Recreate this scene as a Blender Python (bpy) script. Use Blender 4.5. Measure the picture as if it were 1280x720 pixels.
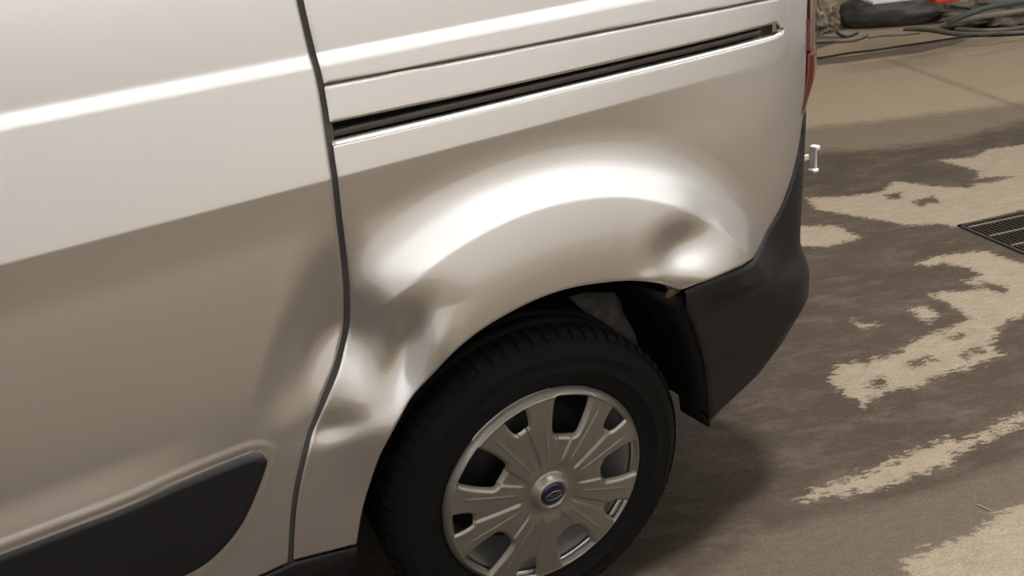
import bpy, bmesh, math, random
import numpy as np
from mathutils import Vector, Matrix
random.seed(4)
S = bpy.context.scene
COL = S.collection
for o in list(bpy.data.objects): bpy.data.objects.remove(o)
PI = math.pi

# ------------------------------------------------------------------ camera
CAM = np.array([-0.5936, -1.1651, 1.3182]); YAW, PITCH, ROLL, FPX = 0.4599, 0.4116, 0.1386, 1040.3
def cam_axes():
    cy, sy = math.cos(YAW), math.sin(YAW)
    f = np.array([sy*math.cos(PITCH), cy*math.cos(PITCH), -math.sin(PITCH)])
    r = np.array([cy, -sy, 0.0]); d = np.cross(f, r)
    return math.cos(ROLL)*r+math.sin(ROLL)*d, -math.sin(ROLL)*r+math.cos(ROLL)*d, f
AX_R, AX_D, AX_F = cam_axes()
cd = bpy.data.cameras.new('camera'); cam = bpy.data.objects.new('camera', cd); COL.objects.link(cam)
cd.sensor_width = 36; cd.lens = FPX/1280*36; cd.clip_start = 0.05; cd.clip_end = 100
M = Matrix.Identity(4)
for i in range(3):
    M[i][0] = AX_R[i]; M[i][1] = -AX_D[i]; M[i][2] = -AX_F[i]; M[i][3] = CAM[i]
cam.matrix_world = M
S.camera = cam

# ------------------------------------------------------------------ world, lamps, exposure
S.view_settings.view_transform = 'Standard'; S.view_settings.look = 'None'
S.view_settings.gamma = 1; S.view_settings.use_curve_mapping = False
S.view_settings.exposure = -0.13
w = bpy.data.worlds.new('world'); S.world = w; w.use_nodes = True
w.node_tree.nodes['Background'].inputs[0].default_value = (0.85, 0.8, 0.72, 1)
w.node_tree.nodes['Background'].inputs[1].default_value = 0.05
CEIL = 4.0
LAMPS = [(-5.0, -0.25, 50, 0), (-2.5, -0.25, 34, 0), (1.15, -0.30, 160, 0), (2.9, -0.25, 36, 0), (5.0, -0.25, 50, 0), (8.0, -0.25, 50, 0),
         (-6.5, -3.6, 29, 1), (-4.5, -3.6, 29, 1), (-2.5, -3.6, 29, 1), (-0.5, -3.6, 29, 1), (1.5, -3.6, 29, 1), (3.5, -3.6, 29, 1), (5.5, -3.6, 29, 1), (7.5, -3.6, 29, 1), (9.5, -3.6, 29, 1),  # added unseen wall washers that whiten the wall reflected in the body side
         (-2.0, 4.0, 50, 0), (3.0, 4.0, 50, 0), (7.5, 4.0, 50, 0)]
for (lx, ly, lw, wash) in LAMPS:
    ld = bpy.data.lights.new('tube_and_wash_light', 'AREA'); ld.shape = 'RECTANGLE'; ld.size = 0.6 if lw > 100 else 1.5; ld.size_y = 0.28
    ld.energy = lw; ld.color = (0.90, 0.96, 1.0) if wash else (1.0, 0.92, 0.83)
    lo = bpy.data.objects.new('tube_and_wash_light', ld); COL.objects.link(lo); lo.location = (lx, ly, CEIL-0.22 if wash else CEIL-0.13)
    if wash: lo.rotation_euler = (math.radians(-68), 0, 0)

# ------------------------------------------------------------------ helpers
def ray(x, y):
    return AX_R*((x-640)/FPX)+AX_D*((y-360)/FPX)+AX_F
def on_floor(x, y, z=0.0):
    d = ray(x, y); t = (z-CAM[2])/d[2]; q = CAM+t*d; return (q[0], q[1])
def on_plane(x, y, Y):
    d = ray(x, y); t = (Y-CAM[1])/d[1]; q = CAM+t*d; return (q[0], q[2])
def inst(o, parent=None):
    COL.objects.link(o)
    if parent is not None: o.parent = parent
    return o
def tag(o, label=None, cat=None, group=None, kind=None):
    if label: o['label'] = label
    if cat: o['category'] = cat
    if group: o['group'] = group
    if kind: o['kind'] = kind
    return o
def empty(name, loc=(0, 0, 0), rz=0):
    o = bpy.data.objects.new(name, None); COL.objects.link(o); o.location = loc; o.rotation_euler.z = rz
    o.empty_display_size = 0.1
    return o
def mesh_obj(name, verts, faces, mat, parent=None, smooth=False, loc=None, normals=None):
    me = bpy.data.meshes.new(name)
    me.from_pydata([tuple(map(float, v)) for v in verts], [], faces)
    me.update()
    if smooth or normals is not None:
        me.polygons.foreach_set('use_smooth', [True]*len(me.polygons))
    if normals is not None:
        me.normals_split_custom_set_from_vertices([tuple(map(float, n)) for n in normals])
    if mat: me.materials.append(mat)
    o = bpy.data.objects.new(name, me); inst(o, parent)
    if loc: o.location = loc
    return o
def bm_obj(name, bm, mat, parent=None, smooth=False, loc=None):
    me = bpy.data.meshes.new(name); bmesh.ops.recalc_face_normals(bm, faces=bm.faces); bm.to_mesh(me); bm.free()
    if smooth: me.polygons.foreach_set('use_smooth', [True]*len(me.polygons))
    if mat: me.materials.append(mat)
    o = bpy.data.objects.new(name, me); inst(o, parent)
    if loc: o.location = loc
    return o
def bx(bm, c, s, bev=0.0, rot=None):
    r = bmesh.ops.create_cube(bm, size=1.0)
    vs = r['verts']
    bmesh.ops.scale(bm, verts=vs, vec=s)
    if bev > 0:
        es = list({e for v in vs for e in v.link_edges})
        rr = bmesh.ops.bevel(bm, geom=es, offset=bev, segments=2, affect='EDGES', profile=0.5)
        vs = list({v for f in rr['faces'] for v in f.verts} | {v for v in vs if v.is_valid})
    if rot is not None: bmesh.ops.rotate(bm, verts=vs, cent=(0, 0, 0), matrix=rot)
    bmesh.ops.translate(bm, verts=vs, vec=c)
    return vs
def box_obj(name, c, s, mat, parent=None, bev=0.0, rot=None):
    bm = bmesh.new(); bx(bm, c, s, bev, rot); return bm_obj(name, bm, mat, parent)
def lathe(name, prof, mat, parent=None, seg=96, closed=False, smooth=True):
    """prof: list of (r, y) ; axis is local Y"""
    V, F = [], []
    n = len(prof)
    for i in range(seg):
        a = 2*PI*i/seg
        for (r, y) in prof: V.append((r*math.cos(a), y, r*math.sin(a)))
    for i in range(seg):
        j = (i+1) % seg
        for k in range(n if closed else n-1):
            k2 = (k+1) % n
            F.append((i*n+k, i*n+k2, j*n+k2, j*n+k))
    bm = bmesh.new(); vs = [bm.verts.new(v) for v in V]
    for f in F: bm.faces.new([vs[i] for i in f])
    bmesh.ops.remove_doubles(bm, verts=bm.verts, dist=1e-5)
    return bm_obj(name, bm, mat, parent, smooth)
def tube(name, pts, rad, mat, parent=None, seg=8, cyc=False):
    cu = bpy.data.curves.new(name, 'CURVE'); cu.dimensions = '3D'
    sp = cu.splines.new('NURBS'); sp.points.add(len(pts)-1)
    for i, p_ in enumerate(pts): sp.points[i].co = (*p_, 1)
    sp.order_u = 3; sp.use_endpoint_u = True; sp.resolution_u = 4
    cu.bevel_depth = rad; cu.bevel_resolution = 2; cu.use_fill_caps = True
    tmp = bpy.data.objects.new(name, cu); COL.objects.link(tmp)
    bpy.context.view_layer.update()
    me = bpy.data.meshes.new_from_object(tmp.evaluated_get(bpy.context.evaluated_depsgraph_get()))
    bpy.data.objects.remove(tmp); me.name = name
    me.materials.clear(); me.materials.append(mat)
    me.polygons.foreach_set('use_smooth', [True]*len(me.polygons))
    o = bpy.data.objects.new(name, me); return inst(o, parent)
def catmull(P, k=8, cyc=False):
    P = [np.array(q, float) for q in P]; out = []; n = len(P)
    for i in range(n if cyc else n-1):
        if cyc: a, b, c, d = P[i-1], P[i], P[(i+1) % n], P[(i+2) % n]
        else: a, b, c, d = P[max(i-1, 0)], P[i], P[i+1], P[min(i+2, n-1)]
        for j in range(k):
            t = j/k
            out.append(0.5*((2*b)+(-a+c)*t+(2*a-5*b+4*c-d)*t*t+(-a+3*b-3*c+d)*t**3))
    if not cyc: out.append(P[-1])
    return np.array(out)
def sdf_poly(poly, X, Z):
    """signed distance, negative inside"""
    poly = np.asarray(poly, float); shp = X.shape; x = X.ravel(); z = Z.ravel()
    d2 = np.full(x.shape, 1e9); ins = np.zeros(x.shape, bool)
    n = len(poly)
    for i in range(n):
        ax, az = poly[i]; bx_, bz = poly[(i+1) % n]
        ex, ez = bx_-ax, bz-az; L = ex*ex+ez*ez
        if L < 1e-14: continue
        t = np.clip(((x-ax)*ex+(z-az)*ez)/L, 0, 1)
        d2 = np.minimum(d2, (x-ax-t*ex)**2+(z-az-t*ez)**2)
        if az != bz:
            c = ((az > z) != (bz > z)) & (x < (bx_-ax)*(z-az)/(bz-az)+ax)
            ins ^= c
    d = np.sqrt(d2); d[ins] *= -1
    return d.reshape(shp)
def sst(x, a, b):
    t = np.clip((x-a)/(b-a), 0, 1); return t*t*(3-2*t)
def sheet(name, xs, zs, sdf, fn, mat, parent=None, flange=0.015, lip=(0.0, 0.0), side=-1, inner=None):
    """clipped grid: sdf(X,Z)<0 kept; fn(X,Z)->(x,y,z) arrays. Normals from the analytic surface. side=-1: faces -Y"""
    X, Z = np.meshgrid(xs, zs, indexing='ij')
    D = sdf(X, Z); D = np.where(np.abs(D) < 1e-6, 1e-6, D)
    nx, nz = X.shape
    idx = -np.ones((nx, nz), int); P = []          # parametric points
    keep = D < 0
    ii, jj = np.nonzero(keep)
    idx[ii, jj] = np.arange(len(ii))
    P = [ (X[a, b], Z[a, b]) for a, b in zip(ii, jj)]
    ecache = {}
    def ev(a, b):
        k = (a, b) if a < b else (b, a)
        if k in ecache: return ecache[k]
        (i0, j0), (i1, j1) = k
        t = D[i0, j0]/(D[i0, j0]-D[i1, j1]); t = min(max(t, 0.02), 0.98)
        P.append((X[i0, j0]+t*(X[i1, j1]-X[i0, j0]), Z[i0, j0]+t*(Z[i1, j1]-Z[i0, j0])))
        ecache[k] = len(P)-1; return ecache[k]
    c00, c10, c11, c01 = keep[:-1, :-1], keep[1:, :-1], keep[1:, 1:], keep[:-1, 1:]
    s = c00.astype(int)+c10+c11+c01
    F = []
    for i, j in zip(*np.nonzero(s == 4)): F.append((idx[i, j], idx[i+1, j], idx[i+1, j+1], idx[i, j+1]))
    segs = []
    for i, j in zip(*np.nonzero((s > 0) & (s < 4))):
        cs = [(i, j), (i+1, j), (i+1, j+1), (i, j+1)]
        poly = []; flag = []
        for k in range(4):
            a, b = cs[k], cs[(k+1) % 4]
            if keep[a]: poly.append(idx[a]); flag.append(0)
            if keep[a] != keep[b]: poly.append(ev(a, b)); flag.append(1)
        m = len(poly)
        if m < 3: continue
        F.append(tuple(int(q) for q in poly))
        for k in range(m):
            if flag[k] and flag[(k+1) % m]: segs.append((poly[k], poly[(k+1) % m]))
    P = np.array(P); px, pz = P[:, 0], P[:, 1]
    def full(a, b):
        x, y, z = fn(a, b)
        if lip[1] > 0:
            dd = -sdf(a, b); q = np.clip(1-dd/lip[1], 0, 1.5)
            y = y - side*lip[0]*q*q
        return np.stack([x, y, z], -1)
    e = 0.0012
    V = full(px, pz)
    du = full(px+e, pz)-full(px-e, pz); dv = full(px, pz+e)-full(px, pz-e)
    N = np.cross(du, dv); N /= np.linalg.norm(N, axis=1)[:, None]+1e-12
    if side > 0: N = -N; F = [f[::-1] for f in F]
    V = list(V); N = list(N)
    if flange:
        # returned edge, own vertices so that the corner stays crisp
        m = {}
        ks = sorted({int(k) for sg in segs for k in sg})
        if ks:
            kx, kz = P[ks, 0], P[ks, 1]
            gx = sdf(kx+e, kz)-sdf(kx-e, kz); gz = sdf(kx, kz+e)-sdf(kx, kz-e)
            L = np.hypot(gx, gz)+1e-12
            for q, k in enumerate(ks):
                nn = np.array([gx[q]/L[q], 0, gz[q]/L[q]]); base = V[k]
                m[k] = (len(V), len(V)+1)
                V.append(base.copy()); N.append(nn); V.append(base-N[k]*abs(flange)); N.append(nn)
            for a, b in segs:
                a1, a2 = m[int(a)]; b1, b2 = m[int(b)]
                F.append((a1, a2, b2, b1) if side < 0 else (a1, b1, b2, a2))
    return mesh_obj(name, V, [tuple(int(q) for q in f) for f in F], mat, parent, True, normals=N)

# ------------------------------------------------------------------ materials
def new_mat(name):
    m = bpy.data.materials.new(name); m.use_nodes = True
    return m, m.node_tree, m.node_tree.nodes['Principled BSDF']
def N_(nt, t, **kw):
    n = nt.nodes.new(t)
    for k, v in kw.items():
        if k.startswith('i_'): n.inputs[int(k[2:]) if k[2:].isdigit() else k[2:]].default_value = v
        else: setattr(n, k, v)
    return n
def simple(name, col, rough=0.5, metal=0.0, coat=0.0, var=0.0, scale=8.0, bump=0.0, coat_r=0.05, detail=4):
    m, nt, b = new_mat(name)
    b.inputs['Roughness'].default_value = rough; b.inputs['Metallic'].default_value = metal
    b.inputs['Coat Weight'].default_value = coat; b.inputs['Coat Roughness'].default_value = coat_r
    tc = N_(nt, 'ShaderNodeTexCoord'); no = N_(nt, 'ShaderNodeTexNoise'); no.inputs['Scale'].default_value = scale; no.inputs['Detail'].default_value = detail
    nt.links.new(tc.outputs['Object'], no.inputs['Vector'])
    rp = N_(nt, 'ShaderNodeValToRGB')
    rp.color_ramp.elements[0].position = 0.3; rp.color_ramp.elements[1].position = 0.7
    rp.color_ramp.elements[0].color = tuple(c*(1-var) for c in col)+(1,)
    rp.color_ramp.elements[1].color = tuple(min(1, c*(1+var)) for c in col)+(1,)
    nt.links.new(no.outputs['Fac'], rp.inputs[0]); nt.links.new(rp.outputs[0], b.inputs['Base Color'])
    if bump:
        bp = N_(nt, 'ShaderNodeBump'); bp.inputs['Strength'].default_value = bump; bp.inputs['Distance'].default_value = 0.003
        nt.links.new(no.outputs['Fac'], bp.inputs['Height']); nt.links.new(bp.outputs[0], b.inputs['Normal'])
    return m
PAINT = simple('silver_white_paint', (0.80, 0.78, 0.76), rough=0.24, metal=0.88, coat=1.0, var=0.012, scale=3.0, coat_r=0.04)
PLASTIC = simple('black_textured_plastic', (0.008, 0.008, 0.009), rough=0.55, var=0.15, scale=9, bump=0.0)
PLASTIC2 = simple('bumper_plastic', (0.009, 0.009, 0.011), rough=0.5, var=0.35, scale=7)
DARK = simple('underbody_black', (0.006, 0.006, 0.006), rough=0.8, var=0.2, scale=10)
RUBBER = simple('tyre_rubber', (0.0065, 0.006, 0.0055), rough=0.75, var=0.25, scale=22, bump=0.15)
RUBBER.node_tree.nodes['Principled BSDF'].inputs['Specular IOR Level'].default_value = 0.25
COVER = simple('silver_wheel_plastic', (0.36, 0.34, 0.295), rough=0.33, metal=0.75, coat=0.3, var=0.05, scale=30, coat_r=0.15)
BARREL = simple('silver_rim_paint', (0.75, 0.73, 0.69), rough=0.3, metal=0.6, var=0.05, scale=12)
STEEL = simple('wheel_steel', (0.018, 0.018, 0.018), rough=0.5, metal=0.5, var=0.2, scale=12)
BLUE = simple('navy_badge', (0.004, 0.006, 0.035), rough=0.2, coat=0.6, var=0.1, scale=20)
CHROME = simple('badge_metal', (0.45, 0.45, 0.47), rough=0.2, metal=1.0, var=0.05)
RED = simple('red_lens', (0.12, 0.004, 0.006), rough=0.15, coat=1.0, var=0.1, scale=15)
SMOKE = simple('smoky_lens', (0.16, 0.085, 0.075), rough=0.2, coat=1.0, var=0.1, scale=15)
RAIL = simple('door_rail_metal', (0.19, 0.17, 0.15), rough=0.4, metal=0.6, var=0.1, scale=20)
SEAL = simple('grey_seal_rubber', (0.09, 0.085, 0.08), rough=0.6, var=0.1)
WHITE = simple('white_plastic', (0.75, 0.75, 0.75), rough=0.35, var=0.05)

# ------------------------------------------------------------------ van side surface
_z = np.linspace(0.2, 1.9, 3401)
def sec(kn):
    kz = [k[0] for k in kn]; ks = [k[1] for k in kn]
    s = np.interp(_z, kz, ks); y = np.cumsum(s)*(_z[1]-_z[0]); y -= np.interp(0.75, _z, y)
    return y
UP = [(1.166, 0.14), (1.1685, 0.27), (1.184, 0.31), (1.188, 0.09), (1.24, 0.10), (1.32, 0.12), (1.5, 0.18), (1.7, 0.3), (1.9, 0.6)]
SEC_F = sec([(0.2, -0.3), (0.42, -0.08), (0.55, -0.03), (0.70, -0.01), (0.85, 0.0), (0.93, 0.0), (0.965, -0.07), (1.012, -0.10), (1.016, 0.16)]+[(1.10, 0.15)]+UP)
SEC_R = sec([(0.2, -0.2), (0.42, -0.05), (0.55, 0.0), (0.75, 0.03), (0.95, 0.06), (1.10, 0.09)]+UP)
FC = (0.04, 0.33); FR = 0.556
_r = np.linspace(0.3, 0.8, 1001)
_fs = np.interp(_r, [0.3, 0.385, 0.42, 0.50, FR-0.003, FR+0.002, FR+0.045, FR+0.09, FR+0.12], [-0.10, -0.10, 0.02, 0.17, 0.25, 0.50, 0.43, 0.09, 0.0])
_fy = np.cumsum(_fs)*(_r[1]-_r[0]); _fy -= _fy[-1]
def gau(X, Z, cx, cz, a, b, rot=0.0):
    c, s = math.cos(rot), math.sin(rot); u = (X-cx)*c+(Z-cz)*s; v = -(X-cx)*s+(Z-cz)*c
    return np.exp(-(u/a)**2-(v/b)**2)
def sgau(X, Z, cx, cz, a1, a2, b1, b2, rot=0.0, p=2.0):
    """asymmetric bell: a1/a2 = widths on the -u/+u side, b1/b2 = widths on the -v/+v side"""
    c, s = math.cos(rot), math.sin(rot); u = (X-cx)*c+(Z-cz)*s; v = -(X-cx)*s+(Z-cz)*c
    a = np.where(u < 0, a1, a2); b = np.where(v < 0, b1, b2)
    return np.exp(-(np.hypot(u/a, v/b))**p)
def dents(X, Z):
    d = np.zeros_like(X)
    # deep push in front of the wheel arch, across the shut line
    d += 0.029*sgau(X, Z, -0.265, 0.72, 0.062, 0.075, 0.12, 0.090, 0.0, 3.0)
    # lower kink with a sharp bottom edge beside the shut line
    d += 0.011*sgau(X, Z, -0.365, 0.625, 0.045, 0.050, 0.026, 0.12, 0.0, 2.4)
    # crease running down from the flare towards the arch
    d -= 0.011*sgau(X, Z, -0.19, 0.72, 0.018, 0.022, 0.09, 0.05, -0.42)
    d += 0.012*sgau(X, Z, -0.235, 0.71, 0.030, 0.020, 0.09, 0.06, -0.42)
    # door edge: a folded facet beside the shut line
    xw = -0.405+0.55*(Z-0.70)
    hx = sst(X-xw, -0.08, 0.055)*(1-sst(X, -0.32, -0.23))
    d += 0.034*hx*sst(Z, 0.645, 0.785)*(1-sst(Z, 0.77, 1.01))
    # second folded facet leaning over the arch
    xc = np.interp(Z, [0.58, 0.68, 0.78], [-0.290, -0.235, -0.180])
    d += 0.010*np.exp(-(np.abs(X-xc)/0.045)**2)*sst(Z, 0.60, 0.745)*(1-sst(Z, 0.745, 0.85))
    # rear dent above the arch lip
    d += 0.022*sgau(X, Z, 0.315, 0.735, 0.065, 0.075, 0.048, 0.045, 0.0, 2.0)
    d += 0.012*sgau(X, Z, 0.31, 0.655, 0.07, 0.05, 0.03, 0.022, -0.35)
    d -= 0.003*sgau(X, Z, 0.235, 0.705, 0.03, 0.03, 0.012, 0.012, -0.3)
    return d
def side_y(X, Z, dent=True):
    X = np.asarray(X, float); Z = np.asarray(Z, float)
    k = sst(X, 0.0, 0.68)
    y = (1-k)*np.interp(Z, _z, SEC_F)+k*np.interp(Z, _z, SEC_R)
    y = y + 0.9*np.clip(X-0.40, 0, None)**3 + 0.004*np.clip(-X-1.5, 0, None)**2
    r = np.hypot(X-FC[0], Z-FC[1])
    wgt = sst(X, -0.40, -0.24)*sst(Z, 0.42, 0.62)*(1+0.45*(1-sst(np.arctan2(Z-FC[1], X-FC[0]), 0.6, 1.3)))
    y = y + wgt*np.interp(r, _r, _fy)
    return y + dents(X, Z) if dent else y
def side_fn(X, Z): return X, side_y(X, Z), Z
def on_side(x, y, off=0.0):
    d = ray(x, y); t = -CAM[1]/d[1]
    for _ in range(25):
        q = CAM+t*d; Y = float(side_y(q[0], q[2]))+off; t += 0.8*((Y-CAM[1])/d[1]-t)
    q = CAM+t*d; return (q[0], q[2])
def SP(P, k=6): return catmull([on_side(*q) for q in P], k)

# ------------------------------------------------------------------ the setting
def floor_obj():
    def lin(a, b, s): return np.arange(a, b, s)
    xs = np.concatenate([np.linspace(-9, 0, 10)[:-1], lin(0, 3.4, 0.014), lin(3.4, 9, 0.05), np.linspace(9, 12, 4)])
    ys = np.concatenate([np.linspace(-5, -0.9, 6)[:-1], lin(-0.9, 1.6, 0.014), lin(1.6, 7, 0.05), np.linspace(7, 11, 4)])
    X, Y = np.meshgrid(xs, ys, indexing='ij')
    def SD(px): return sdf_poly([on_floor(*q) for q in px], X, Y)
    light = [
        [(1008, 247), (1060, 245), (1100, 240), (1118, 226), (1160, 232), (1215, 235), (1225, 214), (1172, 200), (1215, 197), (1235, 187), (1262, 183), (1400, 165), (1400, 235), (1280, 262), (1196, 284), (1170, 279), (1140, 282), (1100, 275), (1050, 267), (1020, 262)],
        [(995, 283), (1045, 282), (1062, 290), (1075, 297), (1055, 303), (1030, 309), (995, 307)],
        [(1143, 330), (1165, 322), (1200, 316), (1230, 314), (1280, 330), (1330, 340), (1330, 370), (1280, 362), (1240, 350), (1215, 337), (1180, 328), (1160, 333)],
        [(1330, 340), (1230, 342), (1205, 353), (1235, 362), (1180, 365), (1160, 368), (1182, 378), (1215, 398), (1180, 412), (1155, 420), (1125, 437), (1105, 440), (1085, 455), (1050, 453), (1038, 475), (1050, 488), (1065, 497), (1080, 507), (1092, 497), (1115, 488), (1145, 483), (1170, 470), (1200, 463), (1225, 453), (1250, 445), (1240, 430), (1250, 405), (1280, 393), (1330, 380)],
        [(1137, 386), (1155, 382), (1172, 392), (1160, 403), (1148, 397)],
        [(1063, 398), (1075, 405), (1100, 405), (1080, 411)],
        [(1002, 626), (1022, 610), (1050, 603), (1095, 586), (1130, 570), (1165, 556), (1185, 548), (1200, 552), (1225, 543), (1250, 530), (1280, 516), (1330, 500), (1330, 515), (1280, 530), (1245, 546), (1205, 562), (1190, 575), (1160, 590), (1140, 591), (1130, 602), (1090, 612), (1065, 618), (1030, 619), (1010, 628)],
        [(1130, 702), (1170, 682), (1200, 673), (1220, 665), (1245, 650), (1240, 642), (1280, 632), (1350, 610), (1350, 760), (1140, 760)],
    ]
    dark = [[(1075, 440), (1105, 425), (1130, 440), (1110, 447)][::1],
            [(1082, 482), (1097, 471), (1110, 474), (1106, 486)],
            [(1135, 452), (1160, 445), (1170, 450), (1140, 460)],
            [(1198, 442), (1225, 434), (1230, 441), (1205, 447)],
            [(1182, 419), (1205, 417), (1200, 424), (1184, 424)],
            [(1106, 243), (1125, 240), (1128, 247), (1112, 250)],
            [(1140, 252), (1165, 245), (1175, 252), (1150, 258)],
            [(1185, 235), (1230, 222), (1270, 220), (1240, 228), (1195, 232)],
            [(1225, 352), (1262, 360), (1255, 366), (1230, 362)]]
    sd = SD(light[0])
    for p_ in light[1:]: sd = np.minimum(sd, SD(p_))
    for p_ in dark: sd = np.maximum(sd, -SD(p_))
    # far concrete: everything beyond a boundary line; grey half dry zone between
    far = SD([(900, 168), (1020, 158), (1080, 152), (1130, 147), (1200, 138), (1280, 128), (1500, 90), (1700, -60), (1300, -100), (900, -60)])
    mid = SD([(900, 195), (1015, 190), (1100, 187), (1180, 177), (1280, 151), (1500, 110), (1700, -60), (1300, -100), (900, -60)])
    far = np.minimum(far, Y+3.0); mid = np.minimum(mid, Y+1.3)  # unseen camera-side floor, toned tan to warm the reflections in the van side
    ja = np.array(on_floor(1085, 66)); jb = np.array(on_floor(1290, 139)); jd = (jb-ja)/np.linalg.norm(jb-ja)
    jn = np.abs((X-ja[0])*jd[1]-(Y-ja[1])*jd[0]); jt = (X-ja[0])*jd[0]+(Y-ja[1])*jd[1]; joint = np.maximum(jn, -jt)-0.025
    dk = np.minimum(SD([(1000, 76), (1060, 70), (1110, 63), (1150, 55), (1215, 47), (1200, 54), (1150, 66), (1100, 72), (1060, 78), (1020, 82)]),
                    SD([(1000, 44), (1060, 46), (1050, 52), (1020, 62), (1000, 66)]))
    dk = np.minimum(dk, SD([(800, 800), (900, 705), (960, 665), (1060, 640), (1130, 625), (1200, 600), (1280, 575), (1400, 540), (1400, 800)]))
    V = np.stack([X.ravel(), Y.ravel(), np.zeros(X.size)], -1)
    nx, ny = X.shape
    ID = np.arange(nx*ny).reshape(nx, ny)
    # floor runs on unbroken beneath the drain
    F = np.stack([ID[:-1, :-1], ID[1:, :-1], ID[1:, 1:], ID[:-1, 1:]], -1).reshape(-1, 4)
    o = mesh_obj('floor', V, F.tolist(), FLOOR)
    for nm, a in (('dry', sd), ('far', far), ('mid', mid), ('grey_patch', dk), ('joint', joint)):
        at = o.data.attributes.new(nm, 'FLOAT', 'POINT'); at.data.foreach_set('value', np.clip(a, -0.3, 0.3).ravel().astype(np.float32))
    tag(o, kind='structure')
    return o
def floor_mat():
    m, nt, b = new_mat('stained_concrete'); L = nt.links.new
    tc = N_(nt, 'ShaderNodeTexCoord')
    m0 = N_(nt, 'ShaderNodeMapping'); m0.inputs['Rotation'].default_value = (0, 0, 0.40)
    L(tc.outputs['Object'], m0.inputs['Vector'])
    mp = N_(nt, 'ShaderNodeMapping'); mp.inputs['Scale'].default_value = (1, 2.4, 1)
    L(m0.outputs[0], mp.inputs['Vector'])
    def noise(sc, det=6, src=tc.outputs['Object'], rough=0.6):
        n = N_(nt, 'ShaderNodeTexNoise'); n.inputs['Scale'].default_value = sc; n.inputs['Detail'].default_value = det; n.inputs['Roughness'].default_value = rough
        L(src, n.inputs['Vector']); return n.outputs['Fac']
    def math_(op, a, c, cl=False):
        n = N_(nt, 'ShaderNodeMath'); n.operation = op; n.use_clamp = cl
        for i, v in enumerate((a, c)):
            if isinstance(v, (int, float)): n.inputs[i].default_value = v
            else: L(v, n.inputs[i])
        return n.outputs[0]
    def mask(attr, width, amp, nz):
        a = N_(nt, 'ShaderNodeAttribute'); a.attribute_name = attr
        v = math_('ADD', a.outputs['Fac'], math_('MULTIPLY', math_('SUBTRACT', nz, 0.5), amp))
        mr = N_(nt, 'ShaderNodeMapRange'); mr.interpolation_type = 'SMOOTHSTEP'
        mr.inputs['From Min'].default_value = width; mr.inputs['From Max'].default_value = -width
        L(v, mr.inputs['Value']); return mr.outputs[0]
    def mix(f, a, c):
        n = N_(nt, 'ShaderNodeMix'); n.data_type = 'RGBA'; L(f, n.inputs[0])
        for i, v in ((6, a), (7, c)):
            if isinstance(v, tuple): n.inputs[i].default_value = v+(1,)
            else: L(v, n.inputs[i])
        return n.outputs[2]
    fine = noise(28, 6, mp.outputs[0], 0.7); broad = noise(2.2, 5); speck = noise(170, 3, rough=0.8)
    med = noise(9, 6, mp.outputs[0], 0.65)
    ragged = math_('ADD', math_('MULTIPLY', fine, 0.5), math_('MULTIPLY', med, 0.5))
    base = mix(broad, (0.043, 0.032, 0.023), (0.078, 0.063, 0.050))
    mo = N_(nt, 'ShaderNodeMapRange'); mo.inputs['From Min'].default_value = 0.48; mo.inputs['From Max'].default_value = 0.70; L(noise(5.0, 8, mp.outputs[0], 0.75), mo.inputs['Value'])
    base = mix(mo.outputs[0], base, (0.108, 0.088, 0.070))
    base = mix(mask('mid', 0.10, 0.25, med), base, (0.158, 0.131, 0.096))
    base = mix(mask('far', 0.10, 0.25, med), base, mix(broad, (0.27, 0.225, 0.16), (0.31, 0.26, 0.19)))
    base = mix(mask('grey_patch', 0.03, 0.05, med), base, (0.112, 0.092, 0.073))  # grey-brown areas: darker near the far cable, paler at the lower right
    base = mix(mask('dry', 0.012, 0.16, fine), base, mix(med, (0.20, 0.17, 0.13), (0.36, 0.31, 0.24)))
    base = mix(math_('MULTIPLY', mask('joint', 0.03, 0.0, med), 0.55), base, (0.12, 0.10, 0.075))
    # speckle
    mr = N_(nt, 'ShaderNodeMapRange'); mr.inputs['To Min'].default_value = 0.72; mr.inputs['To Max'].default_value = 1.28
    mr.inputs['From Min'].default_value = 0.3; mr.inputs['From Max'].default_value = 0.7; L(speck, mr.inputs['Value'])
    mr2 = N_(nt, 'ShaderNodeMapRange'); mr2.inputs['To Min'].default_value = 0.85; mr2.inputs['To Max'].default_value = 1.15
    mr2.inputs['From Min'].default_value = 0.3; mr2.inputs['From Max'].default_value = 0.7; L(fine, mr2.inputs['Value'])
    vm = N_(nt, 'ShaderNodeVectorMath'); vm.operation = 'SCALE'; L(base, vm.inputs[0]); L(math_('MULTIPLY', mr.outputs[0], mr2.outputs[0]), vm.inputs['Scale'])
    L(vm.outputs[0], b.inputs['Base Color'])
    b.inputs['Roughness'].default_value = 0.75; b.inputs['Specular IOR Level'].default_value = 0.25
    bp = N_(nt, 'ShaderNodeBump'); bp.inputs['Strength'].default_value = 0.25; bp.inputs['Distance'].default_value = 0.003
    L(fine, bp.inputs['Height']); L(bp.outputs[0], b.inputs['Normal'])
    return m
FLOOR = floor_mat()
floor_obj()
WALLM = simple('painted_wall', (0.78, 0.76, 0.75), rough=0.8, var=0.03, scale=1.2)
DADO = simple('wall_base_paint', (0.22, 0.17, 0.12), rough=0.7, var=0.1, scale=2)
CEILM = simple('ceiling_paint', (0.72, 0.70, 0.66), rough=0.85, var=0.03, scale=1.0)
YF, YB, XL, XR = -4.6, 10.6, -8.6, 11.6
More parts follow.
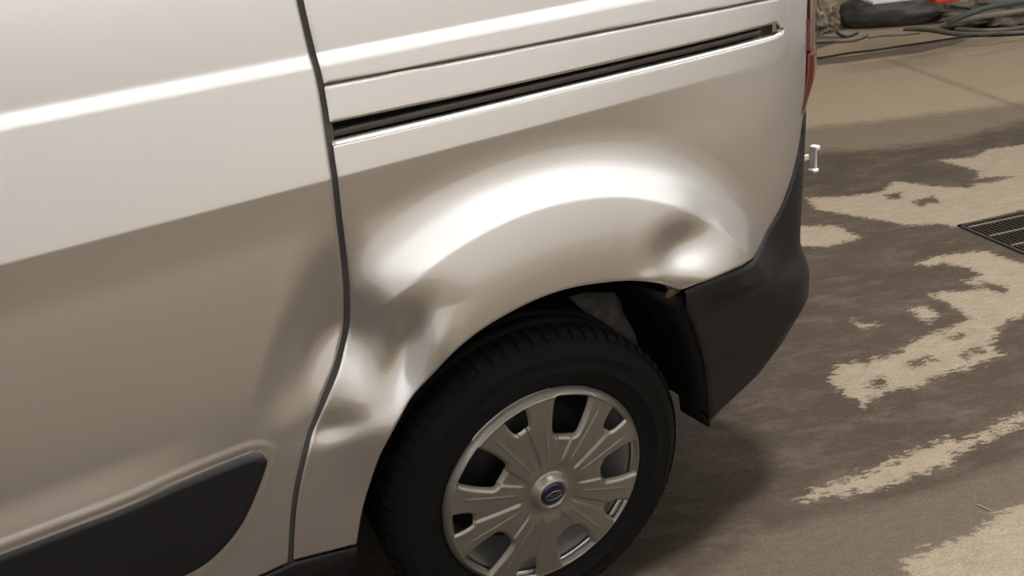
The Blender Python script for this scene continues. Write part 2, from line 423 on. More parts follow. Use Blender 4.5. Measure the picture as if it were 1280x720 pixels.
for nm, c, s_ in (('wall_front', (1.5, YF-0.1, CEIL/2), (XR-XL+0.4, 0.2, CEIL)), ('wall_back', (1.5, YB+0.1, CEIL/2), (XR-XL+0.4, 0.2, CEIL)),
                  ('wall_left', (XL-0.1, 3, CEIL/2), (0.2, YB-YF, CEIL)), ('wall_right', (XR+0.1, 3, CEIL/2), (0.2, YB-YF, CEIL))):
    tag(box_obj(nm, c, s_, WALLM), kind='structure')
tag(box_obj('baseboard_front', (1.5, YF+0.015, 0.06), (XR-XL, 0.03, 0.12), DADO), kind='structure')
tag(box_obj('ceiling', (1.5, 3, CEIL+0.1), (XR-XL+0.4, YB-YF+0.4, 0.2), CEILM), kind='structure')
HOUSING = simple('lamp_housing_paint', (0.8, 0.8, 0.78), rough=0.5, var=0.02)
lroot = None
for i, (lx, ly, lw, wash) in enumerate(LAMPS):
    o = box_obj('ceiling_and_wash_light', (0, 0, 0), (1.6, 0.34, 0.10), HOUSING, bev=0.01) if lroot is None else lroot.copy()
    if lroot is None: lroot = o
    else: COL.objects.link(o)
    o.location = (lx, ly, CEIL-0.05)
    if lw > 100: o.scale = (0.45, 1, 1)
    tag(o, 'long white unseen ceiling lamp housing, one row added to light the front wall', 'lamp', 'ceiling lamps outside the picture')

# ------------------------------------------------------------------ the van
van = empty('van', (-1.0, 0.85, 0.0))
tag(van, 'silver white cargo van with dented rear quarter and black bumper, parked on stained concrete', 'van')
def to_van(o):
    o.parent = van; o.matrix_parent_inverse = Matrix.Translation((1.0, -0.85, 0.0)); return o

GAPpx = [(366, -60), (371, -25), (377, 8), (388, 55), (401, 105), (410, 160), (417, 210), (424, 270), (431, 330), (434, 375), (433, 410), (425, 445), (410, 488), (396, 522), (385, 553), (376, 590), (370, 620), (366, 655), (364, 698), (362, 740)]
GAP = catmull([on_side(*q) for q in GAPpx], 4)
GAP = np.vstack([[GAP[0, 0], 1.80], GAP, [GAP[-1, 0]-0.01, 0.25]])
HG = 0.0044
def gap_sd(X, Z, s):
    """negative on the kept side; s=+1 keeps the rear side"""
    far_ = -3.0 if s > 0 else 3.0
    poly = np.vstack([GAP, [[far_, 0.25], [far_, 1.80]]])
    d = sdf_poly(poly, X, Z)
    return -d+HG if True else d
# sliding door
DOORL = -1.28
MOLDpx = [(-140, 738), (-60, 710), (0, 689), (75, 661), (150, 633), (225, 601), (290, 575), (318, 566), (330, 568), (333, 575), (325, 600), (308, 640), (290, 668), (262, 697), (228, 717), (190, 730), (130, 755), (-140, 860)]
MOLD = catmull([on_side(*q) for q in MOLDpx], 4, True)
def door_y(X, Z):
    d = sdf_poly(MOLD, X, Z)
    # shallow raised frame that carries the moulding
    return side_y(X, Z) - 0.0012*(1-sst(d, 0.012, 0.024)) + 0.0006*(np.exp(-((d-0.005)/0.003)**2)) - 0.007*(1-sst(Z, 0.63, 0.70))*(1-sst(X, -0.72, -0.5))
def door_sdf(X, Z):
    return np.maximum.reduce([gap_sd(X, Z, -1), DOORL+0.004-X, 0.40-Z, Z-1.72])
door = to_van(sheet('sliding_door', np.arange(DOORL-0.01, -0.24, 0.0045), np.arange(0.39, 1.74, 0.0045), door_sdf, lambda X, Z: (X, door_y(X, Z), Z), PAINT, None, 0.02, (0.0025, 0.006)))
mold = to_van(sheet('door_moulding', np.arange(-1.15, -0.42, 0.005), np.arange(0.34, 0.66, 0.004), lambda X, Z: np.maximum(sdf_poly(MOLD, X, Z)+0.001, -1.14-X),
              lambda X, Z: (X, side_y(X, Z)-0.013, Z), PLASTIC, None, 0.012, (0.004, 0.008)))
mold.parent = door; mold.matrix_parent_inverse = Matrix.Identity(4)
# quarter panel outline
TAILpx = [(1011, -60), (1010, 0), (1009, 60), (1007, 120), (1002, 165), (995, 205), (985, 238), (972, 268), (952, 305), (930, 331)]
LIPpx = [(930, 331), (905, 342), (880, 352), (856, 361), (846, 361)]
ARCHpx = [(846, 361), (835, 357), (815, 353), (790, 351), (760, 353), (720, 359), (680, 371), (640, 390), (600, 414), (565, 443), (530, 480), (505, 514), (480, 560), (463, 605), (452, 645), (446, 681)]
BOTpx = [(446, 681), (405, 691), (366, 701)]
top_tail = on_side(*TAILpx[0])
Qpoly = np.vstack([[[top_tail[0]+0.01, 1.80]], SP(TAILpx)[:-1], SP(LIPpx)[:-1], SP(ARCHpx)[:-1], [on_side(*q) for q in BOTpx], [[-1.0, on_side(*BOTpx[-1])[1]-0.12]], [[-1.0, 1.80]]])
L2 = [on_side(*q) for q in [(400, 107), (560, 77), (760, 38), (950, 1), (1012, -12)]]
def l2z(X): return np.interp(X, [q[0] for q in L2], [q[1] for q in L2])
SLOT = np.array([on_side(*q) for q in [(395, 158), (408, 155), (560, 124), (700, 93), (850, 59), (970, 29), (974, 32), (977, 38), (970, 42), (850, 73), (700, 109), (560, 143), (412, 177), (395, 181)]])
def quarter_sdf(X, Z):
    a = sdf_poly(Qpoly, X, Z); g = gap_sd_q(X, Z); s_ = -sdf_poly(SLOT, X, Z)
    return np.maximum.reduce([a, g, s_, Z-l2z(X)+0.0009, Z-1.5])
def gap_sd_q(X, Z):
    poly = np.vstack([GAP, [[-3.0, 0.25], [-3.0, 1.80]]])
    return -sdf_poly(poly, X, Z)+HG
def gap_sd_d(X, Z):
    poly = np.vstack([GAP, [[3.0, 0.25], [3.0, 1.80]]])
    return -sdf_poly(poly, X, Z)+HG
gap_sd = lambda X, Z, s: gap_sd_q(X, Z) if s > 0 else gap_sd_d(X, Z)
def slotlip(X, Z):
    d = sdf_poly(SLOT, X, Z)
    z0 = np.interp(X, [SLOT[-2][0], SLOT[-6][0]], [SLOT[-2][1], SLOT[-6][1]])
    low = (Z < z0+0.004)
    return np.where(low, 0.009*np.clip(1-d/0.009, 0, 1.4)**2, 0.0)
def quarter_y(X, Z):
    dd = l2z(X)-Z
    return side_y(X, Z)+slotlip(X, Z)+0.0008*np.clip(1-dd/0.003, 0, 1.2)**2
quarter = to_van(sheet('quarter_panel', np.arange(-0.50, 0.76, 0.0042), np.arange(0.37, 1.16, 0.0038), quarter_sdf, lambda X, Z: (X, quarter_y(X, Z), Z), PAINT, None, 0.02, (0.0015, 0.004)))
def upper_sdf(X, Z): return np.maximum.reduce([sdf_poly(Qpoly, X, Z), gap_sd_q(X, Z), l2z(X)+0.0009-Z, Z-1.72])
upper = to_van(sheet('upper_side_panel', np.arange(-0.36, 0.80, 0.006), np.arange(1.10, 1.74, 0.004), upper_sdf, lambda X, Z: (X, side_y(X, Z)-0.001, Z), PAINT, None, 0.02, (0.001, 0.003)))
# rail channel and rail inside the slot
def strip(name, x0, x1, n, prof, mat, par=None):
    """extrude a (dy, z-fn) profile along X following the body side"""
    V, F = [], []; m = len(prof)
    for i in range(n+1):
        x = x0+(x1-x0)*i/n
        for (dy, zf) in prof:
            z = zf(x) if callable(zf) else zf
            V.append((x, float(side_y(x, z))+dy, z))
    for i in range(n):
        for k in range(m-1): F.append((i*m+k, (i+1)*m+k, (i+1)*m+k+1, i*m+k+1))
    return to_van(mesh_obj(name, V, F, mat))
sb = lambda X: float(np.interp(X, [SLOT[-2][0], SLOT[-6][0]], [SLOT[-2][1], SLOT[-6][1]]))
st_ = lambda X: float(np.interp(X, [SLOT[1][0], SLOT[5][0]], [SLOT[1][1], SLOT[5][1]]))
ch = strip('rail_channel', -0.275, 0.62, 24, [(0.018, lambda x: st_(x)+0.02), (0.045, lambda x: st_(x)+0.015), (0.045, lambda x: sb(x)-0.01), (0.012, lambda x: sb(x)-0.008)], DARK)
rl = strip('slide_rail', -0.262, 0.60, 24, [(0.030, lambda x: sb(x)+0.011), (0.018, lambda x: sb(x)+0.010), (0.016, lambda x: sb(x)+0.006), (0.018, lambda x: sb(x)+0.001), (0.040, lambda x: sb(x)-0.001)], RAIL)
# dark jamb behind the shut line
V, F = [], []
for i, (x, z) in enumerate(GAP[1:-1]):
    for dx in (-0.010, -0.005, 0.0, 0.005, 0.010): V.append((x+dx, float(side_y(x+dx, z))+0.0095, z))
    if i:
        for q in range(4): k = 5*i+q; F.append((k-5, k-4, k+1, k))
to_van(mesh_obj('door_seal', V, F, SEAL))
# sill moulding under the door and ahead of the arch
SILL = np.array([on_side(*q) for q in [(200, 800), (200, 752), (300, 722), (366, 703), (405, 693), (447, 683), (449, 700), (452, 740), (455, 800)]])
to_van(sheet('sill_moulding', np.arange(-1.3, -0.33, 0.006), np.arange(0.24, 0.44, 0.005),
      lambda X, Z: np.maximum.reduce([Z-np.interp(X, [-1.3, SILL[3][0], SILL[4][0], SILL[5][0]], [SILL[3][1]-0.012, SILL[3][1], SILL[4][1], SILL[5][1]]), 0.26-Z, X-np.interp(Z, [0.26, SILL[6][1], SILL[5][1]], [SILL[5][0]-0.02, SILL[5][0]-0.004, SILL[5][0]])]),
      lambda X, Z: (X, side_y(X, Z)-0.004+0.5*np.clip(0.36-Z, 0, 1), Z), PLASTIC, None, 0.02, (0.003, 0.008)))

# bumper: side wing wrapping round the rear corner
zk = [0.24, 0.28, 0.30, 0.35, 0.40, 0.48, 0.53, 0.57, 0.60, 0.80, 0.95]
xk = [0.39, 0.395, 0.40, 0.515, 0.585, 0.646, 0.646, 0.628, 0.622, 0.640, 0.652]
rk = [0.20, 0.20, 0.20, 0.17, 0.155, 0.15, 0.155, 0.165, 0.17, 0.18, 0.19]
def wrap(Sx, Z, off):
    xs_ = np.interp(Z, zk, xk); R = np.interp(Z, zk, rk)
    ph = np.clip((Sx-xs_)/R, 0, PI/2); ex = np.clip(Sx-xs_-R*PI/2, 0, None)
    flat = np.minimum(Sx, xs_)
    y0 = side_y(flat, Z, False)*(0.4+0.6*sst(Z, 0.54, 0.62)*sst(flat, 0.36, 0.50))
    k0 = 0.16*np.clip(ph/0.02, 0, 1)
    return flat+R*(np.sin(ph+k0*(1-ph/1.6))-np.sin(k0)*np.clip(1-ph/1.6, 0, 1)), y0+R*(np.cos(k0)-np.cos(ph+k0))*1.0+ex+off, Z
def bump_fn(X, Z):
    off = -0.004-0.008*sst(Z, 0.40, 0.47)*(1-sst(Z, 0.55, 0.60))*sst(X, 0.45, 0.6)
    return wrap(X, Z, off)
def on_surf(px, py, fn, g=(0.5, 0.6)):
    """point of a curved surface seen at a picture point (2-D Newton)"""
    def P(u, v):
        x, y, z = fn(np.array([u]), np.array([v])); q = np.array([x[0], y[0], z[0]])-CAM
        w_ = q@AX_F; return np.array([640+FPX*(q@AX_R)/w_, 360+FPX*(q@AX_D)/w_])
    u, v = g
    for _ in range(12):
        f = P(u, v)-(px, py); e = 1e-4
        J = np.array([(P(u+e, v)-(px, py)-f)/e, (P(u, v+e)-(px, py)-f)/e]).T
        st = np.linalg.solve(J, f); L = np.abs(st).max(); st = st*min(1, 0.1/(L+1e-9))
        u, v = u-st[0], v-st[1]
    return (u, v)
BTOP = np.array([on_surf(*q, bump_fn, g) for q, g in [((848, 368), (0.34, 0.62)), ((880, 354), (0.40, 0.62)), ((905, 344), (0.45, 0.62)), ((931, 333), (0.5, 0.63)), ((954, 306), (0.55, 0.66)), ((974, 269), (0.6, 0.72)), ((987, 239), (0.63, 0.76)), ((997, 206), (0.65, 0.8)), ((1004, 167), (0.67, 0.87))]])
BARCH = [on_surf(*q, bump_fn, (0.38, 0.45)) for q in [(848, 368), (862, 393), (874, 425), (882, 455), (886, 490), (887, 530)]]
Bpoly = np.vstack([BTOP, [[0.70, 0.885], [1.5, 0.885], [1.5, 0.28], [0.45, 0.292]], np.array(catmull(BARCH, 4))[::-1][:-1]])
bumper = to_van(sheet('rear_bumper', np.arange(0.33, 1.45, 0.005), np.arange(0.26, 0.90, 0.005), lambda X, Z: sdf_poly(Bpoly, X, Z), bump_fn, PLASTIC2, None, 0.03, (0.004, 0.01)))
# tail lamp column
LT = np.array([on_side(*q) for q in TAILpx[1:5]])
def lamp_sdf(z0, z1):
    def f(X, Z):
        left = np.interp(Z, LT[::-1, 1], LT[::-1, 0])
        return np.maximum.reduce([left+0.002-X, z0-Z, Z-z1, X-0.95])
    return f
def lamp_fn(X, Z):
    xs_ = 0.662; R = 0.19
    ph = np.clip((X-xs_)/R, 0, PI/2); ex = np.clip(X-xs_-R*PI/2, 0, None); flat = np.minimum(X, xs_)
    return flat+R*np.sin(ph)*(1.0-0.35*(1-sst(Z, 0.87, 0.97))), side_y(flat, Z)+R*(1-np.cos(ph))+ex, Z
tl = to_van(sheet('tail_lamp', np.arange(0.64, 0.96, 0.004), np.arange(0.87, 1.02, 0.004), lamp_sdf(0.887, 1.005), lamp_fn, RED, None, 0.015, (0.002, 0.005)))
def lamp_left(Z): return np.interp(Z, LT[::-1, 1], LT[::-1, 0])
def up_sdf(X, Z): return np.maximum(lamp_sdf(1.006, 1.60)(X, Z), lamp_left(Z)+0.013-X)
tu = to_van(sheet('tail_lamp', np.arange(0.64, 0.96, 0.004), np.arange(1.0, 1.62, 0.006), up_sdf, lamp_fn, SMOKE, None, 0.015, (0.002, 0.005)))
tag(tu, 'smoky upper section of the tail lamp')
st2 = to_van(sheet('lamp_strip', np.arange(0.62, 0.74, 0.004), np.arange(1.0, 1.62, 0.006), lambda X, Z: np.maximum(lamp_sdf(1.006, 1.60)(X, Z), X-lamp_left(Z)-0.012), lamp_fn, RED, None, 0.015, (0.0, 0.0)))
tag(st2, 'thin red strip of the tail lamp')
# white bracket at the rear door edge
bxz = on_plane(1017, 198, 0.10)
bm = bmesh.new()
bx(bm, (bxz[0], 0.10, bxz[1]), (0.006, 0.016, 0.052), 0.002)
bx(bm, (bxz[0]+0.001, 0.098, bxz[1]+0.024), (0.016, 0.02, 0.012), 0.004)
bx(bm, (bxz[0]-0.003, 0.098, bxz[1]-0.026), (0.018, 0.02, 0.010), 0.004)
bx(bm, (bxz[0]-0.012, 0.118, bxz[1]), (0.03, 0.006, 0.012), 0.001)
tag(to_van(bm_obj('plate_bracket', bm, WHITE)), 'small white bracket at the rear')

# body shell: roof, far side, nose, tail, underfloor (mostly unseen)
bm = bmesh.new()
xsn = [(-3.7, 0.45, 0.95, 0.25), (-3.5, 0.38, 1.15, 0.12), (-2.7, 0.36, 1.22, 0.1), (-2.0, 0.36, 1.78, 0.07), (DOORL-0.005, 0.36, 1.83, 0.045)]
def ring(x, z0, z1, ins):
    w0, w1 = 0.0+ins, 1.70-ins
    P = [(x, w0+0.03, z0), (x, w0, z0+0.1), (x, w0, 1.0 if z1 > 1.1 else z1-0.2), (x, w0+0.10*(z1-0.9), z1-0.08), (x, w0+0.2, z1), (x, w1-0.2, z1), (x, w1-0.10*(z1-0.9), z1-0.08), (x, w1, 1.0 if z1 > 1.1 else z1-0.2), (x, w1, z0+0.1), (x, w1-0.03, z0)]
    return [bm.verts.new(q) for q in P]
R_ = [ring(*a) for a in xsn]
for a, b in zip(R_[:-1], R_[1:]):
    for k in range(10): bm.faces.new((a[k], a[(k+1) % 10], b[(k+1) % 10], b[k]))
bm.faces.new(R_[0])
# rear half: roof, far side, rear face, floor
for c, s_ in (((-0.30, 0.88, 1.80), (1.98, 1.46, 0.04)), ((-0.30, 1.66, 1.12), (1.98, 0.05, 1.36)), ((0.70, 0.90, 1.15), (0.05, 1.54, 1.30)), ((-0.87, 0.87, 0.43), (0.86, 1.6, 0.04)), ((0.56, 0.95, 0.46), (0.2, 1.4, 0.04))):
    bx(bm, c, s_, 0.01)
to_van(bm_obj('body_shell', bm, PAINT))
# wheel well liner
def liner():
    V, F = [], []; n = 40; ys = [0.062, 0.075, 0.28, 0.50]
    for i in range(n+1):
        a = math.radians(-9+196*i/n); r = 0.43
        for k, y in enumerate(ys):
            rr = r-(0.012 if k == 0 else 0.0)
            V.append((FC[0]-0.01+rr*math.cos(a), y+(0.0), 0.335+rr*math.sin(a)))
    m = len(ys)
    for i in range(n):
        for k in range(m-1): F.append((i*m+k, i*m+k+1, (i+1)*m+k+1, (i+1)*m+k))
    c0 = len(V); V.append((FC[0], 0.50, 0.335))
    for i in range(n): F.append((i*m+m-1, c0, (i+1)*m+m-1))
    return to_van(mesh_obj('wheel_liner', V, F, DARK, None, True))
liner()
# liner flap hanging between tyre and bumper
V, F = [], []
prof = [(780, 352), (800, 372), (822, 400), (838, 440), (848, 480), (852, 512), (884, 531)]
prof2 = [(862, 372), (874, 392), (882, 425), (888, 455), (890, 490), (889, 515), (888, 532)]
for i, (a, b) in enumerate(zip(prof, prof2)):
    p0 = on_plane(*a, 0.10); p1 = on_plane(*b, 0.012)
    V += [(p0[0], 0.10, p0[1]), (p1[0], 0.012, p1[1])]
    if i: k = 2*i; F.append((k-2, k-1, k+1, k))
fo = to_van(mesh_obj('liner_flap', V, F, PLASTIC, None, True))
sol = fo.modifiers.new('s', 'SOLIDIFY'); sol.thickness = 0.004
# torn felt piece between tyre and liner
FELT = simple('grey_felt', (0.075, 0.068, 0.062), rough=0.95, var=0.35, scale=60, bump=0.6)
fp = [(712, 372), (735, 368), (765, 364), (776, 377), (783, 392), (790, 415), (800, 440), (770, 425), (740, 400)]
yy = 0.13
pp = [on_plane(*q, yy) for q in fp]; c_ = np.mean(pp, 0)
bm = bmesh.new()
f0 = [bm.verts.new((q[0], yy+0.012*math.sin(i*2.1), q[1])) for i, q in enumerate(pp)]
f1 = [bm.verts.new((q[0], yy+0.006+0.012*math.sin(i*2.1), q[1])) for i, q in enumerate(pp)]
cc0 = bm.verts.new((c_[0], yy-0.01, c_[1])); cc1 = bm.verts.new((c_[0], yy-0.004, c_[1]))
for i in range(len(pp)):
    j = (i+1) % len(pp)
    bm.faces.new((f0[i], f0[j], cc0)); bm.faces.new((f1[j], f1[i], cc1)); bm.faces.new((f0[j], f0[i], f1[i], f1[j]))
tag(to_van(bm_obj('felt_lining', bm, FELT, smooth=True)), 'torn grey felt showing behind the tyre')
FOAM = simple('tan_foam', (0.30, 0.22, 0.12), rough=0.9, var=0.4, scale=80)
q = on_plane(842, 366, 0.012)
bm = bmesh.new()
bmesh.ops.create_icosphere(bm, subdivisions=2, radius=1)
for v in bm.verts: v.co = Vector((v.co.x*0.018, v.co.y*0.006, v.co.z*0.008))*(1+0.25*math.sin(v.co.x*9+v.co.z*7))+Vector((q[0], 0.014, q[1]))
tag(to_van(bm_obj('panel_clip', bm, FOAM)), 'broken tan clip under the arch lip')

# ------------------------------------------------------------------ wheel
toe, camb = -0.0511, -0.0541
ex = Vector((math.cos(toe), math.sin(toe), 0)); ez = Vector((0, math.sin(camb), math.cos(camb))); ez = (ez-ex*ez.dot(ex)).normalized()
ey = ez.cross(ex)      # local +Y points into the van
MW = Matrix.Identity(4)
for i in range(3): MW[i][0] = ex[i]; MW[i][1] = ey[i]; MW[i][2] = ez[i]
MW.translation = (0, 0.0, 0.322)
rim = lathe('wheel', [(0.005, 0.05), (0.07, 0.05), (0.10, 0.045), (0.145, 0.06), (0.17, 0.09), (0.188, 0.12), (0.186, 0.18), (0.005, 0.18)], STEEL)
rim.matrix_basis = MW
rim.parent = van; rim.matrix_parent_inverse = Matrix.Translation((1.0, -0.85, 0.0))
barrel = lathe('rim_barrel', [(0.189, 0.125), (0.192, 0.06), (0.195, 0.035), (0.199, 0.016), (0.205, 0.009), (0.211, 0.010), (0.214, 0.016), (0.211, 0.022)], BARREL, rim)
tag(barrel, 'bright silver inner rim of the wheel')
tp = [(0.205, 0.020), (0.214, 0.012), (0.219, 0.008), (0.222, 0.005), (0.224, 0.0055), (0.235, 0.000), (0.250, -0.006), (0.2515, -0.0075), (0.2535, -0.0075), (0.255, -0.006), (0.268, -0.008), (0.280, -0.0065), (0.2815, -0.0075), (0.284, -0.0072), (0.286, -0.005), (0.297, 0.001), (0.306, 0.010), (0.3125, 0.018), (0.316, 0.026)]
tr = []
y = 0.034
for g in range(4):
    tr += [(0.3195+0.001*(1 if g in (1, 2) else 0), y), (0.3205, y+0.028), (0.3125, y+0.030), (0.3125, y+0.037), (0.3205, y+0.039)]; y += 0.039
tp2 = tp+tr+[(0.318, 0.198), (0.306, 0.21), (0.26, 0.222), (0.22, 0.21), (0.205, 0.20)]
tyre = lathe('tyre', tp2, RUBBER, rim, seg=128)
# shoulder blocks of the tread: countable but tiny and black -> one relief piece
V, F = [], []
for i in range(72):
    a0 = 2*PI*i/72; a1 = a0+2*PI/72*0.72
    b0 = len(V)
    for a in (a0, a1):
        for (r, yv) in ((0.309, 0.009), (0.3185, 0.022), (0.3222, 0.034), (0.3222, 0.058), (0.316, 0.058), (0.306, 0.016)):
            V.append((r*math.cos(a), yv, r*math.sin(a)))
    for k in range(5): F.append((b0+k, b0+k+1, b0+7+k, b0+6+k))
    F.append(tuple(b0+k for k in range(6))[::-1]); F.append(tuple(b0+6+k for k in range(6)))
tread = mesh_obj('tread_blocks', V, F, RUBBER, rim); tread['kind'] = 'stuff'
# wheel cover with five large and five small openings
LG = [math.radians(69+72*k) for k in range(5)]; SM = [math.radians(33+72*k) for k in range(5)]
def pol(r, a): return (r*math.cos(a), r*math.sin(a))
def big(a):
    D_ = math.radians
    return catmull([pol(0.123, a-D_(9)), pol(0.123, a+D_(9)), pol(0.142, a+D_(12)), pol(0.192, a+D_(11)), pol(0.199, a+D_(8)), pol(0.199, a-D_(8)), pol(0.192, a-D_(11)), pol(0.142, a-D_(12))], 4, True)
def small(a):
    D_ = math.radians
    return catmull([pol(0.163, a-D_(4.5)), pol(0.163, a+D_(4.5)), pol(0.196, a+D_(6.5)), pol(0.199, a+D_(5)), pol(0.199, a-D_(5)), pol(0.196, a-D_(6.5))], 4, True)
BIG = [big(a) for a in LG]; SML = [small(a) for a in SM]
def holes(X, Z, L):
    d = np.full(X.shape, 1e9)
    for h in L:
        d = np.minimum(d, sdf_poly(h, X, Z))
    return d
def cover_sdf(X, Z):
    r = np.hypot(X, Z)
    return np.maximum.reduce([r-0.2155, -holes(X, Z, BIG), -holes(X, Z, SML)])
def cover_h(X, Z):
    r = np.hypot(X, Z); a = np.arctan2(Z, X)
    h = 0.014-0.30*np.clip(r-0.05, 0, None)**2
    h = h-0.006*(1-sst(r, 0.045, 0.075))                                 # dished centre
    h = h+0.016*(1-sst(r, 0.030, 0.044)) - 0.004*(1-sst(r, 0.0255, 0.0275))  # hub ring, badge seat
    h = h-0.010*np.clip((r-0.202)/0.013, 0, 1.3)**2+0.002*np.exp(-((r-0.2045)/0.0025)**2)
    dB = holes(X, Z, BIG); dS = holes(X, Z, SML)
    h = h-0.009*np.clip(1-dB/0.009, 0, 1.2)**1.7-0.004*np.clip(1-dS/0.005, 0, 1.2)
    def adist(c): return np.abs((a-c+PI) % (2*PI)-PI)
    for c in SM:
        t = adist(c)*r; wdt = 0.004+0.055*(r-0.05)
        h = h-0.0045*(1-sst(t, wdt-0.0018, wdt+0.0006))*sst(r, 0.055, 0.075)*(1-sst(r, 0.175, 0.185))
    for c in LG:
        t = adist(c)*r; wdt = 0.003+0.20*(r-0.05)
        h = h-0.0035*(1-sst(t, wdt-0.003, wdt+0.001))*sst(r, 0.05, 0.08)*(1-sst(r, 0.18, 0.2))
        for s2 in (-1, 1):
            t2 = adist(c+s2*math.radians(20))*r
            h = h+0.0016*np.exp(-(t2/0.0022)**2)*sst(r, 0.06, 0.09)*(1-sst(r, 0.17, 0.19))
    return h
g = np.arange(-0.2175, 0.218, 0.0022)
cover = sheet('wheel_cover', g, g, cover_sdf, lambda X, Z: (X, -cover_h(X, Z), Z), COVER, rim, 0.022)
BY = -float(cover_h(np.array([0.0]), np.array([0.0]))[0])
badge = lathe('badge', [(0.0, BY-0.0045), (0.012, BY-0.004), (0.020, BY-0.003), (0.0245, BY-0.001), (0.0252, BY+0.003)], BLUE, rim, seg=48)
# oval emblem on the badge: thin bright oval ring with script-like stroke
def ell(a_, b_, y, n=28): return [(a_*math.cos(2*PI*i/n), y, b_*math.sin(2*PI*i/n)) for i in range(n+1)]
t1 = tube('emblem', ell(0.0175, 0.0085, BY-0.0052), 0.0006, CHROME, rim)
tcu = bpy.data.curves.new('emblem_script', 'FONT'); tcu.body = 'Ford'; tcu.size = 0.0125; tcu.shear = 0.35; tcu.extrude = 0.0003
tcu.align_x = 'CENTER'; tcu.align_y = 'CENTER'
tob = bpy.data.objects.new('emblem_script', tcu); COL.objects.link(tob); bpy.context.view_layer.update()
tme = bpy.data.meshes.new_from_object(tob.evaluated_get(bpy.context.evaluated_depsgraph_get())); bpy.data.objects.remove(tob)
tme.materials.clear(); tme.materials.append(CHROME)
t2 = inst(bpy.data.objects.new('emblem_script', tme), rim); t2.rotation_euler = (PI/2, 0, 0); t2.location = (0, BY-0.0052, 0)

# ------------------------------------------------------------------ drain grate in the floor
A_ = np.array(on_floor(1196, 283)); B_ = np.array(on_floor(1280, 261)); C_ = np.array(on_floor(1280, 326))
ang = math.atan2(*( (B_-A_)[::-1]))
ang2 = math.atan2(C_[1]-A_[1], C_[0]-A_[0])+PI/2
ang = 0.5*(ang+ang2)
IRON = simple('drain_iron', (0.030, 0.024, 0.020), rough=0.6, metal=0.3, var=0.3, scale=30)
EDGE = simple('worn_iron_edge', (0.17, 0.145, 0.12), rough=0.5, metal=0.3, var=0.25, scale=30)
dg = empty('drain_grate', (A_[0], A_[1], 0.0), ang)
tag(dg, 'dark iron floor drain grate set in the concrete at the right edge', 'drain')
GL, GW = 1.3, 0.62      # along local x, and down local -y
bm = bmesh.new()
bx(bm, (GL/2, -GW/2, 0.0015), (GL, GW, 0.001))  # flat black sheet stands in for the shaded depth under the slats
bm_obj('pit_shade', bm, DARK, dg)
bm = bmesh.new()
for c, s_ in (((GL/2, -0.008, 0.004), (GL, 0.016, 0.006)), ((GL/2, -GW+0.008, 0.004), (GL, 0.016, 0.006)), ((0.008, -GW/2, 0.004), (0.016, GW, 0.006)), ((GL-0.008, -GW/2, 0.004), (0.016, GW, 0.006))):
    bx(bm, c, s_, 0.001)
bm_obj('frame', bm, IRON, dg)
crossm = None
yb = 0.045
k = 0
while yb < GW-0.03:
    o = box_obj('bar', (GL/2, 0, 0.0065), (GL-0.03, 0.010, 0.007), EDGE, dg, 0.001) if crossm is None else crossm.copy()
    if crossm is None: crossm = o
    else: COL.objects.link(o)
    o.location = (0, -yb, 0); yb += 0.11
sl = None
x = 0.028
while x < GL-0.02:
    if sl is None: sl = o = box_obj('slat', (0, -GW/2, 0.005), (0.006, GW-0.034, 0.005), IRON, dg)
    else: o = sl.copy(); COL.objects.link(o)
    o.location = (x, 0, 0); x += 0.018

# ------------------------------------------------------------------ clutter at the far side of the floor
def fl(x, y, z=0.0): q = on_floor(x, y, z); return (q[0], q[1], z)
BLK = simple('black_cable_rubber', (0.012, 0.011, 0.011), rough=0.6, var=0.2)
tag(tube('floor_cable', [fl(960, 86, .012), fl(1010, 74, .012), fl(1040, 70, .012), (fl(1060, 66, .012)), fl(1090, 63, .012), fl(1110, 60, .012), fl(1150, 54, .012), fl(1190, 48, .012), fl(1220, 44, .012), fl(1250, 44, .012), fl(1285, 42, .012), fl(1330, 38, .012)], 0.008, BLK),
    'thin black cable trailing across the pale concrete floor', 'cable')
SACK = simple('dark_sack_plastic', (0.052, 0.050, 0.048), rough=0.45, var=0.25, scale=4, bump=0.4)
def blob(name, ctr, size, rz, mat, seed, amp=0.12, lv=4, freq=2.2, fold=0.0):
    from mathutils import noise as mn
    bm = bmesh.new(); bmesh.ops.create_icosphere(bm, subdivisions=lv, radius=1)
    for v in bm.verts:
        p_ = v.co.copy(); n = mn.fractal(p_*freq+Vector((seed, 0, 0)), 0.8, 2.0, 5)
        f = 1+amp*n+fold*abs(math.sin(6*p_.x+4*mn.noise(p_*1.5+Vector((0, seed, 0)))))
        q = p_*f; z = q.z*size[2]
        if q.z < 0: z *= 0.9
        v.co = (q.x*size[0], q.y*size[1], max(z+size[2]*0.62, 0.004 if q.z < 0 else 0.01))
    o = bm_obj(name, bm, mat, None, True); o.location = ctr; o.rotation_euler.z = rz
    return o
vdir = math.atan2(AX_R[1], AX_R[0])
a = fl(1122, 32)
sk = blob('plastic_sack', (a[0]+0.05, a[1]+0.12, 0), (0.46, 0.25, 0.20), vdir-0.42, SACK, 1.3, 0.10, 5, 1.6, 0.02)
tag(sk, 'dark grey plastic sack slumped on the concrete, left of the hoses', 'sack')
CLR = simple('tan_plastic_wrap', (0.22, 0.19, 0.14), rough=0.35, var=0.45, scale=9, bump=0.8)
a = fl(1034, 40)
tag(blob('plastic_wrap', (a[0]-0.06, a[1]+0.06, 0), (0.15, 0.13, 0.2), vdir, CLR, 5.1, 0.5, 5, 3.0, 0.1), 'crumpled tan plastic wrap heaped beside the van tail lamp', 'wrap')
TARP = simple('grey_tarp', (0.105, 0.092, 0.08), rough=0.6, var=0.35, scale=6, bump=0.6)
a = fl(1252, 36)
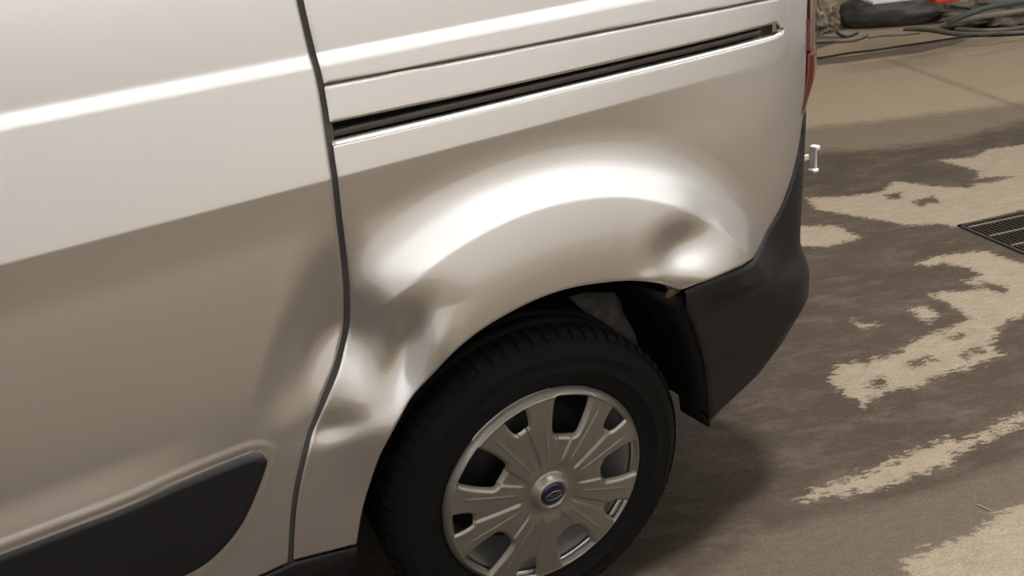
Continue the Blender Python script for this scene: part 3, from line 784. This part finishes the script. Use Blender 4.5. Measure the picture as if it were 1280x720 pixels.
tag(blob('crumpled_tarp', (a[0]+0.36, a[1]+0.14, 0), (0.48, 0.38, 0.13), vdir+0.1, TARP, 8.7, 0.38, 5, 2.6, 0.12), 'crumpled brownish grey tarp under the tangled hoses', 'tarp')
GH = [simple('grey_hose', (0.13, 0.12, 0.11), rough=0.5, var=0.2), simple('pale_hose', (0.20, 0.175, 0.15), rough=0.5, var=0.2), simple('teal_hose', (0.05, 0.07, 0.075), rough=0.5, var=0.2)]
hp = [
 ([(990, 53), (1030, 51), (1056, 51), (1076, 48), (1084, 43)], .016, 1, 'pale cord end curling on the floor beside the tan wrap', 0.02),
 ([(1130, 36), (1160, 36), (1190, 42), (1230, 44), (1290, 40)], .018, 0, 'lowest grey hose along the floor edge of the pile', 0.018),
 ([(1195, 36), (1215, 38), (1245, 39), (1290, 33)], .020, 0, 'grey hose just above the lowest hose of the pile', 0.02),
 ([(1180, 22), (1215, 22), (1250, 18), (1290, 12)], .022, 1, 'pale hose arching across the middle of the tarp', 0.2),
 ([(1185, 14), (1220, 13), (1245, 7), (1290, 0)], .02, 2, 'dark teal hose at the top of the pile on the right', 0.30),
 ([(1046, 40), (1054, 46), (1064, 45), (1072, 41)], .012, 2, 'dark teal hose end curling in front of the tan wrap', 0.013),
 ([(1086, 47), (1098, 44), (1118, 44), (1150, 41)], .010, 1, 'pale cord lying along the front edge of the dark sack', 0.011),
]
for P_, r_, m_, lab, z_ in hp:
    pts = [fl(x, y, z_) for x, y in P_]
    pts[0] = (pts[0][0], pts[0][1], max(r_, z_*0.7)); 
    tag(tube('hose', pts, r_, GH[m_]), lab, 'hose', 'hoses and cords in the floor pile')
REDP = simple('red_painted_plastic', (0.55, 0.06, 0.03), rough=0.4, var=0.1)
WH2 = simple('white_board', (0.62, 0.62, 0.62), rough=0.5, var=0.05)
a = fl(1138, 1, 0.42)
bd = box_obj('white_board', (0, 0, 0), (0.46, 0.30, 0.02), WH2, None, 0.004); bd.location = (a[0]+0.05, a[1]+0.13, 0.435); bd.rotation_euler = (0, 0, vdir-0.1)
tag(bd, 'white board lying flat across the top of the dark sack', 'board')
a = fl(1183, 5, 0.36)
rb = box_obj('red_case', (0, 0, 0), (0.2, 0.22, 0.36), REDP, None, 0.02); rb.location = (a[0]+0.10, a[1]+0.10, 0.54); rb.rotation_euler = (0, 0, vdir-0.1)
tag(rb, 'bright red case at the right end of the white board', 'case')

c0 = Vector(fl(1221, 630, .003)); c1 = Vector(fl(1239, 638, .003))
pc = box_obj('paper_scrap', (0, 0, 0), ((c1-c0).length*0.9, 0.004, 0.002), GH[1]); pc.location = (c0+c1)/2; pc.rotation_euler.z = math.atan2(c1.y-c0.y, c1.x-c0.x)
pc.location.z = 0.0016
tag(pc, 'tiny white paper sliver on the floor near the lower right corner', 'scrap')
